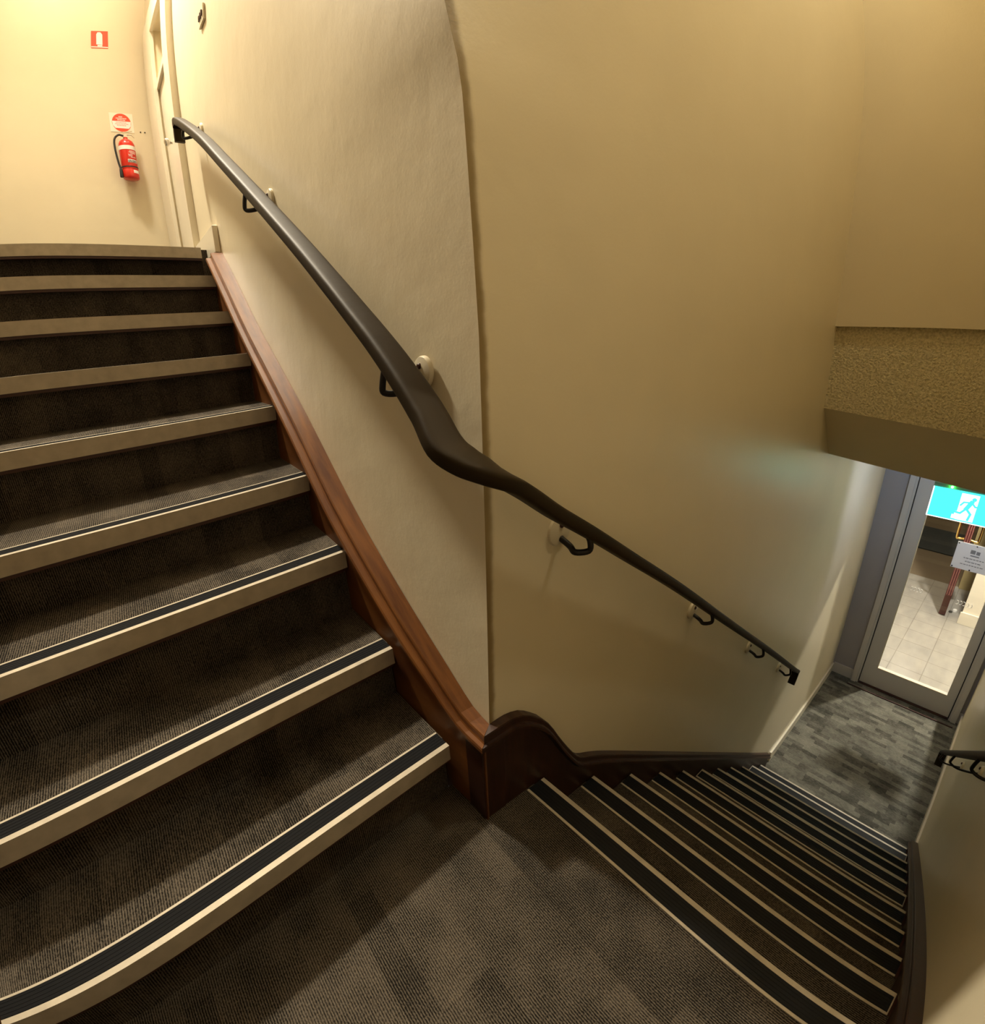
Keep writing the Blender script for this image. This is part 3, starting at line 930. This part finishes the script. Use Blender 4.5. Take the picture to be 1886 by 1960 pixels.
for k, xx in enumerate((-0.089, -0.063)):
    tag(obj('wall_plug', lathe((xx, YB - 0.0005, 2.503), (0, -1, 0), [(0.0045, 0), (0.004, 0.002)], 12), M_HOLE),
        ['old screw hole in the back wall, the one nearer the extinguisher', 'old screw hole in the back wall, the one nearer the door'][k], 'screw hole', 'old screw holes beside the extinguisher')

# ================================================================== EXIT SIGN AND NOTICE
ex = thing('exit_sign', 'lit green running-man exit sign hanging in front of the glass door', 'exit sign')
EU = 3.0
e0, e1, ez0, ez1 = -0.408, -0.768, 0.076, 0.252
obj('housing', bev(ubox(EU + 0.004, EU + 0.05, e1 - .003, e0 + .003, ez0 - 0.003, ez1 + 0.028), 0.003, 1), M_SHOUSE, ex)
obj('rim', ubox(EU - 0.001, EU + 0.006, e0 - 0.004, e0 + .002, ez0, ez1, ubox(EU - 0.001, EU + 0.006, e1, e0, ez0 - .002, ez0 + 0.003)), M_SWHITE, ex)
bm = ubox(EU, EU + 0.004, e1, e0, ez0, ez1)
face = obj('sign_face', bm, M_TEAL, ex)
ecn, ecz = (e0 + e1) / 2, (ez0 + ez1) / 2
def facepoly(pts, d0, d1, bm=None):
    bm = bm or bmesh.new()
    hexa(bm, [UV(EU - d0, ecn - a * 0.001, ecz + b * 0.001) for a, b in pts], [UV(EU - d1, ecn - a * 0.001, ecz + b * 0.001) for a, b in pts])
    return bm
def limb(pts, wd, bm):
    for (a, b), (c, d) in zip(pts, pts[1:]):
        l = math.hypot(c - a, d - b)
        nx, ny = -(d - b) / l * wd / 2, (c - a) / l * wd / 2
        ex_, ey_ = (c - a) / l * wd * .35, (d - b) / l * wd * .35
        facepoly([(a - ex_ + nx, b - ey_ + ny), (a - ex_ - nx, b - ey_ - ny), (c + ex_ - nx, d + ey_ - ny), (c + ex_ + nx, d + ey_ + ny)], 0.002, 0.0032, bm)
bm = facepoly([(-42, -78), (42, -78), (42, 78), (-42, 78)], 0.0002, 0.0016)
facepoly([(-62, -76), (-42, -76), (-42, -30), (-52, -30), (-52, -52), (-62, -52)], 0.0002, 0.0016, bm)
pan = obj('white_doorway', bm, M_SWHITE, face)
bm = facepoly([(22 + 11 * math.cos(t), 52 + 11 * math.sin(t)) for t in [2 * PI * k / 16 for k in range(16)]], 0.002, 0.0032)
limb([(14, 36), (-4, -8)], 22, bm)
limb([(10, 32), (-22, 28), (-34, 8)], 9, bm)
limb([(14, 34), (34, 12), (52, 14)], 9, bm)
limb([(-2, -8), (22, -34), (16, -70)], 12, bm)
limb([(-6, -10), (-26, -38), (-62, -34)], 11, bm)
part_label(obj('running_figure', bm, M_TEAL, face), 'green running figure')
obj('indicator_lamp', lathe(UV(EU + 0.002, e0 - 0.085, ez1 + 0.012), -U, [(0.005, 0), (0.005, 0.004), (0.003, 0.006)], 12), M_LED, ex, True)
obj('hanging_rod', tube([UV(EU + .025, ecn, ez1 + .02), UV(EU + .025, ecn, 0.475)], 0.006, 8), M_CHROME, ex, True)

nt_ = thing('notice', 'white printed notice held by dark studs on the door glass', 'notice')
nu = XF + 0.012
obj('sheet', ubox(nu, nu + 0.004, -0.825, -0.583, -0.588, -0.378), M_PAPER, nt_)
bm = bmesh.new()
for (n0, n1, zt, h) in [(-0.675, -0.705, -0.420, 0.030), (-0.712, -0.735, -0.425, 0.026), (-0.680, -0.735, -0.462, 0.008)]:
    ubox(nu - 0.0012, nu, n1, n0, zt - h, zt, bm)
obj('logo', bm, M_GREYT, nt_)
bm = bmesh.new()
for zt, n0, n1 in [(-0.488, -0.645, -0.765), (-0.515, -0.66, -0.75), (-0.540, -0.635, -0.775)]:
    a = n0
    random.seed(int(-zt * 1000))
    while a > n1:
        l = random.uniform(0.008, 0.02)
        ubox(nu - 0.0010, nu, a - l, a, zt - 0.007, zt, bm)
        a -= l + 0.005
obj('text_line', bm, M_GREYT, nt_)
for n0, zz in [(-0.592, -0.388), (-0.592, -0.578), (-0.704, -0.386), (-0.704, -0.580), (-0.816, -0.388), (-0.816, -0.578)]:
    obj('stud', lathe(UV(nu, n0, zz), -U, [(0.005, 0), (0.005, 0.006), (0.003, 0.009)], 12), M_BLACK, nt_, True)
